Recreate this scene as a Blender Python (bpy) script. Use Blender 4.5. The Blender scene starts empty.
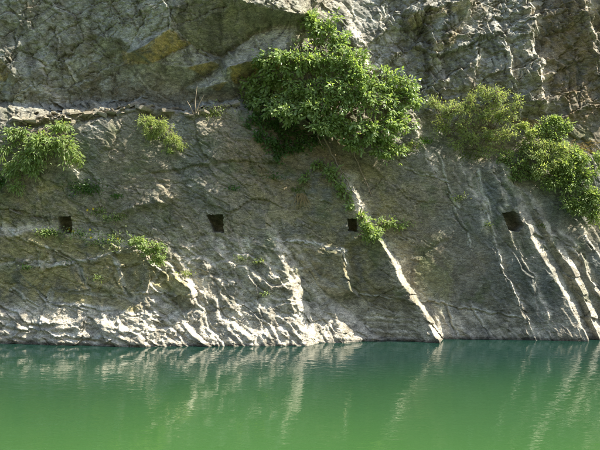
import bpy, math, random
import numpy as np
from mathutils import Vector

# ------------------------------------------------------------------ camera, sky, sun, exposure
SC = bpy.context.scene
COL = SC.collection
DIST, CAMZ, FPX, HPX, HPY = 22.0, 4.0, 733.3, 300.0, 205.0   # cliff distance, eye height, focal length in photo pixels
cam_d = bpy.data.cameras.new('camera')
cam = bpy.data.objects.new('camera', cam_d)
COL.objects.link(cam)
cam.location = (0, -DIST, CAMZ)
cam.rotation_euler = (math.radians(90), 0, 0)
cam_d.sensor_width = 36
cam_d.lens = 36 * FPX / 600
cam_d.shift_y = -20 / 600
cam_d.clip_end = 2000
SC.camera = cam

SUN = Vector((0.62, -0.06, 0.78)).normalized()
world = bpy.data.worlds.new('World')
SC.world = world
world.use_nodes = True
wn = world.node_tree.nodes
sky = wn.new('ShaderNodeTexSky')
sky.sky_type = 'NISHITA'
sky.sun_disc = False
sky.sun_elevation = math.asin(SUN.z)
sky.sun_rotation = math.atan2(SUN.x, SUN.y)
wn['Background'].inputs['Strength'].default_value = 0.14
world.node_tree.links.new(sky.outputs[0], wn['Background'].inputs['Color'])
sun_d = bpy.data.lights.new('sun', 'SUN')
sun_d.energy = 5.0
sun_d.angle = math.radians(0.5)
sun_d.color = (1.0, 0.93, 0.80)
sun = bpy.data.objects.new('sun', sun_d)
COL.objects.link(sun)
sun.rotation_euler = SUN.to_track_quat('Z', 'Y').to_euler()
sun.location = (30, -5, 40)
vs = SC.view_settings
vs.view_transform = 'Standard'
vs.look = 'None'
vs.gamma = 1
vs.use_curve_mapping = False
vs.exposure = 1.34
SC.cycles.max_bounces = 4
SC.cycles.pixel_filter_type = 'BLACKMAN_HARRIS'
SC.cycles.filter_width = 1.1
SC.cycles.diffuse_bounces = 2
SC.cycles.glossy_bounces = 2
SC.cycles.transmission_bounces = 3
SC.cycles.transparent_max_bounces = 4

# ------------------------------------------------------------------ numpy noise
def h2(ix, iy, seed):
    a = (ix.astype(np.int64) * 374761393 + iy.astype(np.int64) * 668265263 + seed * 974634777) & 0xFFFFFFFF
    a = ((a ^ (a >> 13)) * 1274126177) & 0xFFFFFFFF
    a = ((a ^ (a >> 16)) * 2246822519) & 0xFFFFFFFF
    return ((a ^ (a >> 15)) & 0xFFFFFF) / float(0x1000000)

def pn(x, y, seed):
    ix = np.floor(x); iy = np.floor(y)
    fx = x - ix; fy = y - iy
    u = fx * fx * fx * (fx * (fx * 6 - 15) + 10)
    v = fy * fy * fy * (fy * (fy * 6 - 15) + 10)
    def g(ox, oy):
        a = h2(ix + ox, iy + oy, seed) * 2 * math.pi
        return np.cos(a) * (fx - ox) + np.sin(a) * (fy - oy)
    a = g(0, 0); b = g(1, 0); c = g(0, 1); d = g(1, 1)
    return 1.5 * ((a + (b - a) * u) * (1 - v) + (c + (d - c) * u) * v)

def fbm(x, y, seed, octv=4, gain=0.5):
    r = 0; a = 1.0; f = 1.0
    for i in range(octv):
        r = r + a * pn(x * f + 17.3 * i, y * f - 9.1 * i, seed + i)
        a *= gain; f *= 2.03
    return r

def ridged(x, y, seed, octv=3, gain=0.5):
    r = 0; a = 1.0; f = 1.0
    for i in range(octv):
        r = r + a * (1 - 2 * np.abs(pn(x * f + 5.7 * i, y * f + 3.3 * i, seed + i)))
        a *= gain; f *= 2.1
    return r

def rot(U, V, deg):
    c, s = math.cos(math.radians(deg)), math.sin(math.radians(deg))
    return U * c + V * s, -U * s + V * c     # first axis runs along the direction deg (image axes, v down)

def facets(U, V, sx, sy, deg, seed, tilt=1.0, off=1.0):
    """planar cells of broken rock: value and distance to the nearest cell border"""
    a, b = rot(U, V, deg)
    a = a / sx; b = b / sy
    ia = np.floor(a); ib = np.floor(b)
    d1 = np.full(U.shape, 9.0); d2 = np.full(U.shape, 9.0); val = np.zeros(U.shape)
    for oa in (-1, 0, 1):
        for ob in (-1, 0, 1):
            ca = ia + oa; cb = ib + ob
            px_ = ca + 0.1 + 0.8 * h2(ca, cb, seed); py_ = cb + 0.1 + 0.8 * h2(ca, cb, seed + 1)
            da = a - px_; db = b - py_
            d = np.sqrt(da * da + db * db)
            v = off * (h2(ca, cb, seed + 2) - 0.5) + tilt * ((h2(ca, cb, seed + 3) - 0.5) * da + (h2(ca, cb, seed + 4) - 0.5) * db)
            n = d < d1
            d2 = np.where(n, d1, np.minimum(d2, d))
            val = np.where(n, v, val)
            d1 = np.where(n, d, d1)
    return val, d2 - d1

def saw(U, V, deg, period, length, seed, jit=.9, drop=.16):
    """overlapping slabs running along deg: each swells to the right or upwards and breaks off sharply"""
    a, b = rot(U, V, deg)
    c = -b / period + jit * pn(a / length, b / length, seed) + .35 * pn(a / (length * .3), b / (length * .3), seed + 1)
    k = np.floor(c); f = c - k
    amp = np.clip(.55 + 1.0 * pn(a / length + 7.7 * h2(k, k * 0, seed), k * 3.71, seed + 2), .05, 1.3)
    dr = drop * (.6 + .8 * h2(k, k * 0 + 1, seed))
    return amp * (np.where(f < 1 - dr, f / (1 - dr), (1 - f) / dr) - .5)

def sstep(a, b, x):
    t = np.clip((x - a) / (b - a), 0, 1)
    return t * t * (3 - 2 * t)

def line_d(U, V, pts):
    """signed distance (positive below a line drawn rightwards, left of one drawn downwards), arc position, length"""
    best = np.full(U.shape, 1e9); sd = np.zeros(U.shape); arc = np.zeros(U.shape)
    acc = 0.0
    n = len(pts) - 1
    for i in range(n):
        (x0, y0), (x1, y1) = pts[i], pts[i + 1]
        dx, dy = x1 - x0, y1 - y0
        L = math.hypot(dx, dy)
        t = ((U - x0) * dx + (V - y0) * dy) / (L * L)
        tc = np.clip(t, 0, 1)
        d = np.hypot(U - x0 - tc * dx, V - y0 - tc * dy)
        m = d < best
        sg = np.where(dx * (V - y0) - dy * (U - x0) >= 0, 1.0, -1.0)
        sd = np.where(m, sg * d, sd)
        tt = t if n == 1 else (np.minimum(t, 1) if i == 0 else (np.maximum(t, 0) if i == n - 1 else tc))
        arc = np.where(m, acc + tt * L, arc)
        best = np.where(m, d, best)
        acc += L
    return sd, arc, acc

def inside(U, V, poly):
    r = np.zeros(U.shape, bool)
    n = len(poly)
    for i in range(n):
        (x0, y0), (x1, y1) = poly[i], poly[(i + 1) % n]
        if y0 == y1: continue
        c = ((y0 > V) != (y1 > V)) & (U < (x1 - x0) * (V - y0) / (y1 - y0) + x0)
        r ^= c
    return r

def poly_sd(U, V, poly):
    d, _, _ = line_d(U, V, list(poly) + [poly[0]])
    return np.where(inside(U, V, poly), np.abs(d), -np.abs(d))

def blob(U, V, cx, cy, rx, ry, soft=0.5):
    r = np.sqrt(((U - cx) / rx) ** 2 + ((V - cy) / ry) ** 2)
    return 1 - sstep(1 - soft, 1 + soft, r)

# ------------------------------------------------------------------ the shape of the cliff
# control points: photo column, photo row, how far the rock stands out (m)
CTRL = [(-140,345,.3),(-60,345,.4),(0,342,.48),(60,342,.62),(100,342,.75),(180,344,.95),(250,342,.82),(310,340,.55),(372,338,.1),(410,337,.0),(435,337,.0),(500,337,-.05),(600,337,-.05),(700,337,-.2),(780,337,-.6),
 (-140,300,.3),(0,300,.36),(60,300,.46),(110,300,.52),(180,300,.66),(250,300,.5),(300,300,.4),(318,270,.3),(345,300,.2),(400,300,.2),(450,300,-.03),(520,300,-.04),(600,300,-.10),(720,300,-.4),
 (-140,232,.3),(0,232,.34),(70,232,.36),(130,232,.38),(200,232,.3),(245,232,.26),(300,232,.25),(360,232,.3),(400,232,0),(450,232,-.03),(510,232,-.06),(600,232,-.18),(720,232,-.5),
 (-140,170,.4),(0,170,.42),(100,170,.45),(180,170,.42),(250,170,.2),(330,170,.2),(400,170,-.1),(450,170,-.15),(520,170,-.22),(600,170,-.34),(720,170,-.6),
 (-140,125,.45),(0,125,.5),(100,125,.5),(200,125,.42),(260,125,.1),(320,125,0),(400,125,-.22),(450,125,-.36),(520,125,-.42),(600,125,-.55),(720,125,-.8),
 (-140,90,.0),(0,90,.12),(100,90,.1),(200,90,.05),(260,90,-.1),(320,90,-.15),(400,90,-.30),(460,90,-.40),(520,90,-.45),(600,90,-.75),(720,90,-.9),
 (-140,40,.2),(0,40,.3),(100,40,.2),(200,40,.1),(270,40,.05),(330,40,-.25),(400,40,-.50),(460,40,-.58),(520,40,-.55),(600,40,-.7),(720,40,-.9),
 (-140,-10,.3),(0,-10,.4),(100,-10,.35),(200,-10,.3),(270,-10,.2),(330,-10,-.35),(400,-10,-.72),(460,-10,-.78),(520,-10,-.70),(600,-10,-.5),(720,-10,-.9),
 (-140,-160,.0),(200,-160,.0),(400,-160,-1.3),(720,-160,-1.4)]

# slab edges: points, height (m), how far the slab swells behind the edge (px), width of the riser (px)
EDGES = [
 ([(477,180),(487,215),(500,262),(518,300),(533,337)], .10, 30, 2.5),
 ([(488,150),(503,205),(520,250),(545,305),(553,332)], .07, 30, 2.5),
 ([(556,225),(580,262),(612,316)], .12, 25, 4),
 ([(578,225),(600,262),(630,306)], .14, 25, 4),
 ([(408,112),(422,145),(436,182)], .14, 30, 4),
 ([(452,150),(468,178),(478,205),(484,240)], .06, 22, 3),
 ([(436,178),(452,215),(470,250)], .04, 22, 2),
 ([(524,-10),(528,20),(527,45),(536,72),(540,92),(546,114)], .45, 40, 9),
 ([(583,-10),(586,20),(592,45),(603,85),(612,120)], .40, 14, 7),
 ([(474,-12),(466,8),(456,33)], .16, 22, 5),
 ([(430,38),(438,62),(445,95)], .12, 24, 5),
 ([(376,14),(384,40),(398,66)], .12, 26, 8),
 ([(332,0),(345,25),(360,52),(372,80)], .16, 30, 12),
 ([(478,48),(474,66),(470,92)], .10, 18, 4),
 ([(500,35),(506,60),(512,92),(520,118)], .12, 20, 4),
 ([(36,58),(50,92),(64,108)], .10, 20, 4),
 ([(60,135),(72,158),(84,182)], .16, 26, 7),
 ([(105,310),(150,340)], .05, 20, 4),
 ([(140,288),(155,300),(168,313)], .14, 26, 10),
 ([(152,260),(166,272),(182,292)], .08, 16, 5),
 ([(180,272),(192,282),(195,300)], .14, 20, 5),
 # ledges, drawn rightwards: the lower side stands out
 ([(14,124),(40,121),(60,117),(85,117),(100,114),(125,112),(140,108),(158,110),(175,113),(200,114),(222,109),(242,104),(262,99)], .42, 400, 11),
 ([(-20,236),(20,234),(45,229),(62,232),(76,234),(95,238),(118,243),(140,247)], .12, 34, 7),
 ([(0,266),(30,260),(60,264),(90,260),(118,250)], .07, 25, 4),
 ([(40,302),(70,303),(100,306),(140,313),(170,312)], .10, 26, 6),
 ([(-20,316),(20,314),(45,320),(75,321),(120,325),(180,330)], .17, 30, 10),
]
# overhangs, drawn leftwards: the upper side stands out
ROOFS = [
 ([(470,4),(440,8),(405,17)], .38, 40, 14),
 ([(456,33),(436,41),(430,46)], .34, 30, 14),
 ([(502,30),(480,36),(458,36)], .26, 26, 9),
 ([(410,38),(392,22),(372,8)], .10, 30, 10),
 ([(556,64),(545,62),(530,63)], .14, 14, 7),
 ([(180,198),(160,202),(135,208),(118,214)], .20, 24, 8),
 ([(62,195),(40,205),(20,214),(0,222)], .08, 24, 6),
 ([(594,100),(574,108),(560,120)], .22, 26, 10),
]
CRACKS = [
 ([(172,29),(191,43),(203,50),(222,56),(240,43),(253,34),(273,24)], .10, 1.6), ([(153,63),(191,44)], .08, 1.4), ([(204,75),(219,65)], .08, 1.4), ([(235,84),(261,72),(288,66)], .08, 1.6), ([(108,52),(114,72),(98,84),(84,101)], .08, 2.2), ([(140,72),(150,93)], .06, 1.5), ([(128,56),(153,63)], .06, 1.5), ([(4,82),(13,74)], .1, 1.6), ([(171,4),(170,18),(172,29)], .08, 1.6), ([(223,57),(227,69)], .06, 1.4), ([(220,91),(208,88)], .06, 1.3),
 ([(20,128),(40,126),(60,122),(72,123)], .16, 2.6), ([(84,122),(100,119),(120,118)], .14, 2.4), ([(150,115),(172,119)], .10, 2), ([(270,237),(300,243),(343,254),(351,293)], .06, 1.8), ([(300,243),(312,268),(345,292)], .04, 1.8),
 ([(410,257),(425,254),(438,246),(450,241)], .04, 2.0), ([(20,268),(45,296),(60,308)], .035, 1.6),
 ([(80,262),(86,276),(92,292)], .05, 2.2), ([(45,236),(58,262),(62,264)], .04, 1.6), ([(112,262),(124,280),(128,296)], .03, 1.5),
 ([(92,292),(118,296),(150,304)], .03, 1.6), ([(55,286),(48,296),(54,303),(90,304),(130,312)], .04, 1.8),
 ([(245,150),(262,190),(266,215)], .03, 1.6), ([(265,152),(263,188)], .03, 1.4), ([(215,232),(240,244),(262,262)], .03, 1.6),
 ([(400,168),(425,176),(450,182)], .02, 1.4), ([(310,305),(360,292),(400,300)], .02, 1.5), ([(445,250),(447,300)], .015, 1.4),
 ([(110,195),(135,186),(178,182)], .03, 2.0), ([(70,200),(95,210),(118,214)], .03, 1.6), ([(160,120),(170,160),(190,190)], .02, 1.6),
 ([(118,118),(124,150),(140,180)], .03, 2.0), ([(60,100),(90,96),(118,100)], .03, 2.0), ([(150,0),(140,30),(112,66)], .05, 3),
 ([(100,0),(112,40),(100,70)], .04, 2.5), ([(170,70),(188,100)], .03, 1.6), ([(250,34),(258,52),(266,64)], .03, 1.8),
 ([(315,292),(330,318),(338,338)], .05, 2.2), ([(335,302),(352,322),(358,338)], .04, 2.2),
]
HOLES = [[(61.5,217),(74.5,216.5),(75.5,233),(68,233.5),(63,229)], [(208,215),(224,214.5),(224.5,232),(215,231.5)],
         [(348,219),(357,219),(357.5,232),(349,231)], [(502.5,213.5),(514,211),(518,214),(523.5,226),(518,232),(508,230)]]
# rock bodies that read as one piece: name, outline
BODIES = [
 ('overhang', [(196,-40),(352,-40),(352,30),(330,42),(292,40),(262,36),(235,48),(218,50),(190,43),(170,31),(178,0)]),
 ('rock_block', [(170,31),(190,43),(218,50),(216,62),(186,68),(160,64),(128,68)]),
 ('rock_block', [(222,52),(262,36),(292,40),(294,58),(262,68),(240,82),(226,74)]),
 ('rock_block', [(186,68),(216,62),(226,74),(232,98),(222,108),(200,112)]),
 ('rock_slab', [(96,62),(128,68),(153,93),(150,106),(118,108),(105,80)]),
 ('rock_slab', [(48,-40),(112,-40),(112,40),(120,95),(60,108),(36,58)]),
 ('rock_slab', [(-140,66),(18,74),(36,60),(60,108),(30,116),(-140,124)]),
 ('rock_block', [(-60,240),(20,234),(45,230),(58,262),(30,260),(-60,272)], .03,.001,.0),
 ('rock_block', [(48,230),(62,236),(76,236),(95,238),(140,247),(118,251),(90,260),(60,263)], .05,.001,.002),
 ('rock_block', [(30,262),(60,264),(80,262),(92,290),(56,286),(50,300),(20,268)], .05,.0015,-.001),
 ('rock_block', [(82,262),(114,252),(126,282),(128,296),(94,292)], .06,.002,-.001),
 ('rock_block', [(116,251),(142,250),(164,270),(150,290),(130,294)], .06,.003,.001),
 ('rock_block', [(57,288),(92,292),(128,297),(150,304),(138,312),(100,305),(54,302)], .02,.001,-.002),
 ('rock_block', [(164,268),(184,274),(193,284),(195,300),(170,292),(154,284)], .08,.004,.002),
 ('rock_foot', [(-140,318),(20,316),(45,322),(75,322),(120,326),(180,331),(250,334),(300,336),(300,380),(-140,380)]),
 ('rock_slab', [(104,308),(140,312),(172,313),(190,326),(170,330),(120,326)], .05,.001,-.002),
 ('rock_slab', [(268,238),(300,241),(343,252),(349,292),(330,296),(300,264),(283,243)], .07,.0015,-.001),
 ('rock_slab', [(283,243),(300,266),(325,292),(352,316),(380,340),(380,372),(314,372),(313,339),(300,305),(288,272),(270,240)]),
 ('rock_slab', [(345,253),(352,236),(374,232),(390,255),(405,283),(417,302),(398,300),(372,286),(350,262)], .04,.001,.0),
 ('rock_slab', [(352,293),(398,301),(418,304),(441,338),(441,372),(380,372),(378,338),(330,297)]),
 ('rock_slab', [(262,160),(338,172),(347,190),(357,214),(372,229),(345,250),(300,240),(270,234),(262,205)]),
 ('rock_slab', [(478,180),(488,152),(503,205),(520,250),(545,305),(553,340),(553,372),(533,372),(533,337),(518,300),(500,262)]),
 ('rock_slab', [(489,150),(500,165),(518,212),(540,258),(565,300),(593,339),(593,372),(555,372),(553,335),(545,305),(520,250),(503,205)]),
 ('rock_slab', [(501,166),(524,195),(548,245),(572,285),(601,337),(601,372),(594,372),(593,339),(565,300),(540,258),(518,212)]),
 ('rock_slab', [(405,17),(440,8),(470,4),(456,33),(430,46),(410,38)], .05,.002,-.005),
 ('rock_slab', [(430,47),(456,36),(480,37),(476,66),(470,92),(446,96),(438,62)], .06,.003,-.003),
 ('rock_slab', [(480,37),(502,31),(508,62),(520,118),(490,100),(472,92),(478,60)], .05,.003,-.002),
 ('rock_slab', [(503,30),(524,-10),(528,20),(527,45),(536,72),(546,114),(522,118),(508,60)]),
 ('rock_slab', [(410,112),(436,180),(452,216),(470,250),(446,252),(412,258),(400,250),(386,235),(380,170),(392,130)]),
]

# pale seams standing a little proud of the lower left blocks
SEAMS_LIT_EDGES = [([(11,229),(47,246),(85,261)], 1.3), ([(5,254),(27,260),(43,256)], 1.6), ([(40,241),(48,268),(91,260),(107,258)], 1.4), ([(83,264),(92,282)], 2.6), ([(48,294),(53,302),(88,305),(120,309)], 1.4),
 ([(12,286),(43,308)], 1.1), ([(92,281),(115,288),(123,296)], 2.6), ([(117,310),(133,332)], 2.2), ([(0,305),(21,310),(32,320),(64,321)], 1.8), ([(112,265),(147,264)], 1.3), ([(117,273),(123,289)], 1.2), ([(-10,322),(30,326),(70,334),(120,336)], 1.6),
 ([(171,14),(172,29),(191,43),(212,53)], .9), ([(131,68),(153,93)], 1.1), ([(186,68),(204,77),(214,92),(224,106)], 1.0), ([(52,24),(62,52),(78,84)], 1.2), ([(223,57),(228,70),(236,98)], .9), ([(253,35),(262,52),(268,62)], .8), ([(122,10),(134,24),(140,34)], 1.2), ([(196,96),(206,110)], .9), ([(137,53),(171,31)], .7), ([(275,238),(312,243),(345,252),(349,270)], 1.1), ([(352,293),(398,300)], .9), ([(436,150),(452,200),(470,250)], .9), ([(400,168),(425,178),(452,183)], .8), ([(478,170),(487,212),(500,262),(520,305)], 1.0), ([(446,300),(456,338)], 1.2), ([(470,302),(490,338)], 1.0), ([(420,300),(470,306),(520,318)], 1.0)]  # more seams and worn edges, lit block edges painted pale among them
cx = np.array([c[0] for c in CTRL], float); cy = np.array([c[1] for c in CTRL], float); cv = np.array([c[2] for c in CTRL])
def kern(d): return np.sqrt(d * d + 20.0 ** 2)
CW = np.linalg.solve(kern(np.hypot(cx[:, None] - cx, cy[:, None] - cy)) + 1e-6 * np.eye(len(cx)), cv)

# the broken wall above the ledge, left: corner points (column, row, metres out) and the creases between them
WALL = {'a':(-160,-60,.5),'b':(60,-60,.7),'c':(180,-60,1.0),'d':(260,-60,.8),'e':(345,-60,.2),
 'l1':(194,-8,1.35),'l2':(220,-1,1.45),'l3':(240,3,1.5),'l4':(262,10,1.45),'l5':(286,15,1.35),'l6':(303,16,1.1),'l7':(318,13,.8),'l8':(345,26,.2),
 'm1':(177,0,1.05),'m2':(171,16,1.0),'m3':(172,29,.95),
 'n1':(191,43,.62),'n2':(203,50,.40),'n3':(222,56,.22),'n4':(240,43,.42),'n5':(253,34,.48),'n6':(273,24,.60),'n7':(298,26,.60),'n8':(328,36,.15),
 'o1':(137,52,1.0),'o2':(153,63,.30),'o3':(128,0,.80),'o4':(122,38,.62),'o5':(118,56,.25),
 'p1':(187,67,.62),'p2':(212,62,.66),'p3':(219,65,.26),'p4':(204,75,.12),'p5':(173,94,-.18),'p6':(150,93,-.10),'p7':(140,72,.16),'p8':(182,88,-.12),
 'q1':(221,71,.36),'q2':(227,83,.48),'q3':(208,87,.50),'q4':(220,91,.08),'q5':(200,100,-.1),'q6':(222,106,-.12),'q7':(236,98,-.12),
 'r1':(227,69,.82),'r2':(280,56,1.0),'r3':(235,84,.05),'r4':(261,72,.10),'r5':(288,66,.10),'r6':(300,52,.40),'r7':(262,84,-.1),'r8':(300,84,-.2),'r9':(345,60,-.1),'r10':(345,100,-.3),
 's1':(114,72,-.05),'s2':(86,34,.38),'s3':(100,12,.50),'s4':(60,24,.40),'s5':(44,62,.34),'s6':(56,96,.05),'s7':(84,101,-.22),'s8':(120,101,-.22),'s9':(108,52,.22),'s10':(72,66,.24),'s11':(98,84,-.02),
 't1':(-6,50,.50),'t2':(13,72,.58),'t3':(22,34,.42),'t4':(4,82,.20),'t5':(22,84,.45),'t6':(28,104,.20),'t7':(10,106,.30),'t8':(0,20,.60),'t9':(34,56,.30),'t10':(-160,60,.5),
 'u1':(-160,130,-.1),'u2':(0,118,-.1),'u3':(50,112,-.25),'u4':(100,110,-.3),'u5':(150,106,-.3),'u6':(200,112,-.25),'u7':(260,100,-.2),'u8':(300,110,-.3),'u9':(345,130,-.4),'u10':(200,140,-.3),'u11':(60,140,-.3)}
CREASE = ['l1 l2 l3 l4 l5 l6 l7 l8','l1 m1 m2 m3 n1 n2 n3 n4 n5 n6 n7 n8','m3 o1 o2 n1','o1 o4 o3 m1','o4 o5 o2','o2 p7 p6 p5 p8 p1','p1 p2 p3 p4 p1','n2 p2','n3 p3','p4 q1 q2 q3 p4','q3 q4 q2','q4 q5 p8','p3 q1',
 'n3 r1 r2 r6 n7','r1 r3 r4 r5 r2','r1 q1','r3 q7 q6','o5 s9 s2 s3','s9 s1 s11 s7','s2 s10 s6','s4 s5 s6','t1 t2 t4','t2 t5 t6 t7','t3 t9 t2','o5 s1 s8','p7 s8']
SLABS = {'k1':(267,226,.42),'k2':(274,242,.50),'k3':(284,268,.58),'k4':(293,292,.66),'k5':(302,316,.74),'k6':(309,339,.82),'k7':(312,360,.9),
 'j1':(272,222,.22),'j2':(284,240,.24),'j3':(296,264,.26),'j4':(305,294,.32),'j5':(311,316,.42),'j6':(317,339,.52),'j7':(320,360,.55),
 'f2':(330,306,.40),'f3':(352,322,.38),'f4':(376,339,.26),'w1':(345,339,.66),'w2':(345,360,.7),'f5':(380,360,.3),'g2':(336,302,.20),'g3':(360,320,.10),'g4':(383,339,.04),'g5':(388,360,.04),
 'b1':(278,239,.34),'b2':(344,254,.58),'b3':(349,290,.58),'b4':(318,285,.32),'b5':(349,251,.28),'b6':(354,291,.24),'b7':(312,246,.46),
 'n1':(262,205,.10),'n2':(264,160,.05),'n3':(310,150,.15),'n4':(300,235,.34),'n5':(343,247,.46),
 'c1':(340,174,.42),'c2':(350,196,.44),'c3':(357,214,.48),'c4':(372,230,.52),'c5':(388,254,.55),'c6':(402,282,.58),'c7':(415,301,.59),'c8':(421,309,.58),'c9':(428,322,.61),'c10':(437,339,.64),'c11':(445,360,.7),
 'd1':(347,170,.02),'d2':(361,196,.02),'d3':(368,212,.02),'d4':(380,232,-.02),'d5':(396,256,-.02),'d6':(409,283,.0),'d7':(421,301,.02),'d8':(427,311,.04),'d9':(434,324,.04),'d10':(443,339,.04),'d11':(451,360,.04),
 'e1':(398,299,.50),'e2':(372,287,.36),'e3':(400,305,.46),'e4':(360,298,.18),
 'i1':(450,300,-.02),'i2':(450,250,-.03),'i3':(430,180,-.12),'i4':(480,339,.0),'i5':(480,240,-.03),'i6':(480,160,-.12),'i7':(400,160,-.1),'i8':(480,360,0),
 'x1':(494,148,.12),'x2':(507,182,.18),'x3':(520,211,.22),'x4':(541,256,.30),'x5':(566,298,.36),'x6':(586,339,.42),'x7':(592,360,.45),
 'y1':(503,146,-.12),'y2':(516,180,-.10),'y3':(529,209,-.08),'y4':(550,254,-.06),'y5':(575,297,-.04),'y6':(593,339,-.02),'y7':(600,360,0),
 'z1':(528,196,.04),'z2':(552,242,.12),'z3':(577,284,.18),'z4':(599,339,.22),'z5':(604,360,.25),'v1':(533,194,-.18),'v2':(558,240,-.16),'v3':(583,282,-.14),'v4':(606,339,-.12),'v5':(611,360,-.1),
 'o1':(640,339,-.15),'o2':(640,250,-.25),'o3':(640,150,-.5),'o4':(640,370,-.1),'o5':(560,150,-.35),
 'a1':(120,344,.85),'a2':(180,345,.96),'a3':(250,343,.92),'a4':(120,312,.60),'a5':(200,312,.68),'a6':(255,312,.66),'a7':(150,262,.46),'a8':(200,262,.44),'a9':(248,262,.46),'a10':(130,235,.38),'a11':(200,236,.34),'a12':(240,230,.32),
 'a13':(120,370,1.0),'a14':(250,370,1.05),'a15':(120,180,.44),'a16':(200,180,.4),'a17':(240,160,.22),'a18':(340,140,.05)}
SLAB_CREASE = ['k1 k2 k3 k4 k5 k6 k7','j1 j2 j3 j4 j5 j6 j7','j4 f2 f3 f4 f5','g2 g3 g4 g5','j6 w1','w1 w2','b1 b7 b2 b3 b4','b5 b6','j2 b1','j3 b4','n1 j1','n4 n5','j1 n4','c1 c2 c3 c4 c5 c6 c7 c8 c9 c10 c11','d1 d2 d3 d4 d5 d6 d7 d8 d9 d10 d11','n5 c4','x1 x2 x3 x4 x5 x6 x7','y1 y2 y3 y4 y5 y6 y7','z1 z2 z3 z4 z5','v1 v2 v3 v4 v5','e2 e1 c7','e4 e3 c8','b6 e2','n3 c1','f2 j5']
for k_, v_ in WALL.items():      # brow no further out than lets the sun reach the ledge
    WALL[k_] = (v_[0], v_[1], v_[2] * .75 if k_[0] == 'l' else (v_[2] * .9 if k_[0] == 'm' else v_[2] - .28))
def wall_patch(U, V, base, WALL=WALL, CREASE=CREASE):
    from mathutils.geometry import delaunay_2d_cdt
    keys = list(WALL)
    ix = {k: i for i, k in enumerate(keys)}
    ed = []
    for c in CREASE:
        q = c.split()
        ed += [(ix[a], ix[b]) for a, b in zip(q, q[1:])]
    vo, eo, fo, ov, oe, of = delaunay_2d_cdt([Vector(WALL[k][:2]) for k in keys], ed, [], 0, 1e-4)
    hv = [np.mean([WALL[keys[i]][2] for i in o]) if len(o) else 0.3 for o in ov]
    out = base.copy()
    for f in fo:
        (x0, y0), (x1, y1), (x2, y2) = [vo[i] for i in f]
        m = (U >= min(x0, x1, x2)) & (U <= max(x0, x1, x2)) & (V >= min(y0, y1, y2)) & (V <= max(y0, y1, y2))
        u = U[m]; v = V[m]
        D = (y1 - y2) * (x0 - x2) + (x2 - x1) * (y0 - y2)
        a = ((y1 - y2) * (u - x2) + (x2 - x1) * (v - y2)) / D
        b = ((y2 - y0) * (u - x2) + (x0 - x2) * (v - y2)) / D
        c = 1 - a - b
        ok = (a >= -1e-6) & (b >= -1e-6) & (c >= -1e-6)
        t = out[m]
        t[ok] = (a * hv[f[0]] + b * hv[f[1]] + c * hv[f[2]])[ok]
        out[m] = t
    return out

def warp(U, V):
    k, _ = facets(U, V, 15, 9, 35, 17)
    q, _ = facets(U, V, 7, 5, 60, 18)
    return (U + 3.0 * fbm(U / 42, V / 42, 11, 2) + 3.6 * k + 2.0 * q + .5 * fbm(U / 6, V / 6, 13, 2),
            V + 2.5 * fbm(U / 42, V / 42, 12, 2) - 3.0 * k + 2.0 * q + .5 * fbm(U / 6, V / 6, 14, 2))

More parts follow.
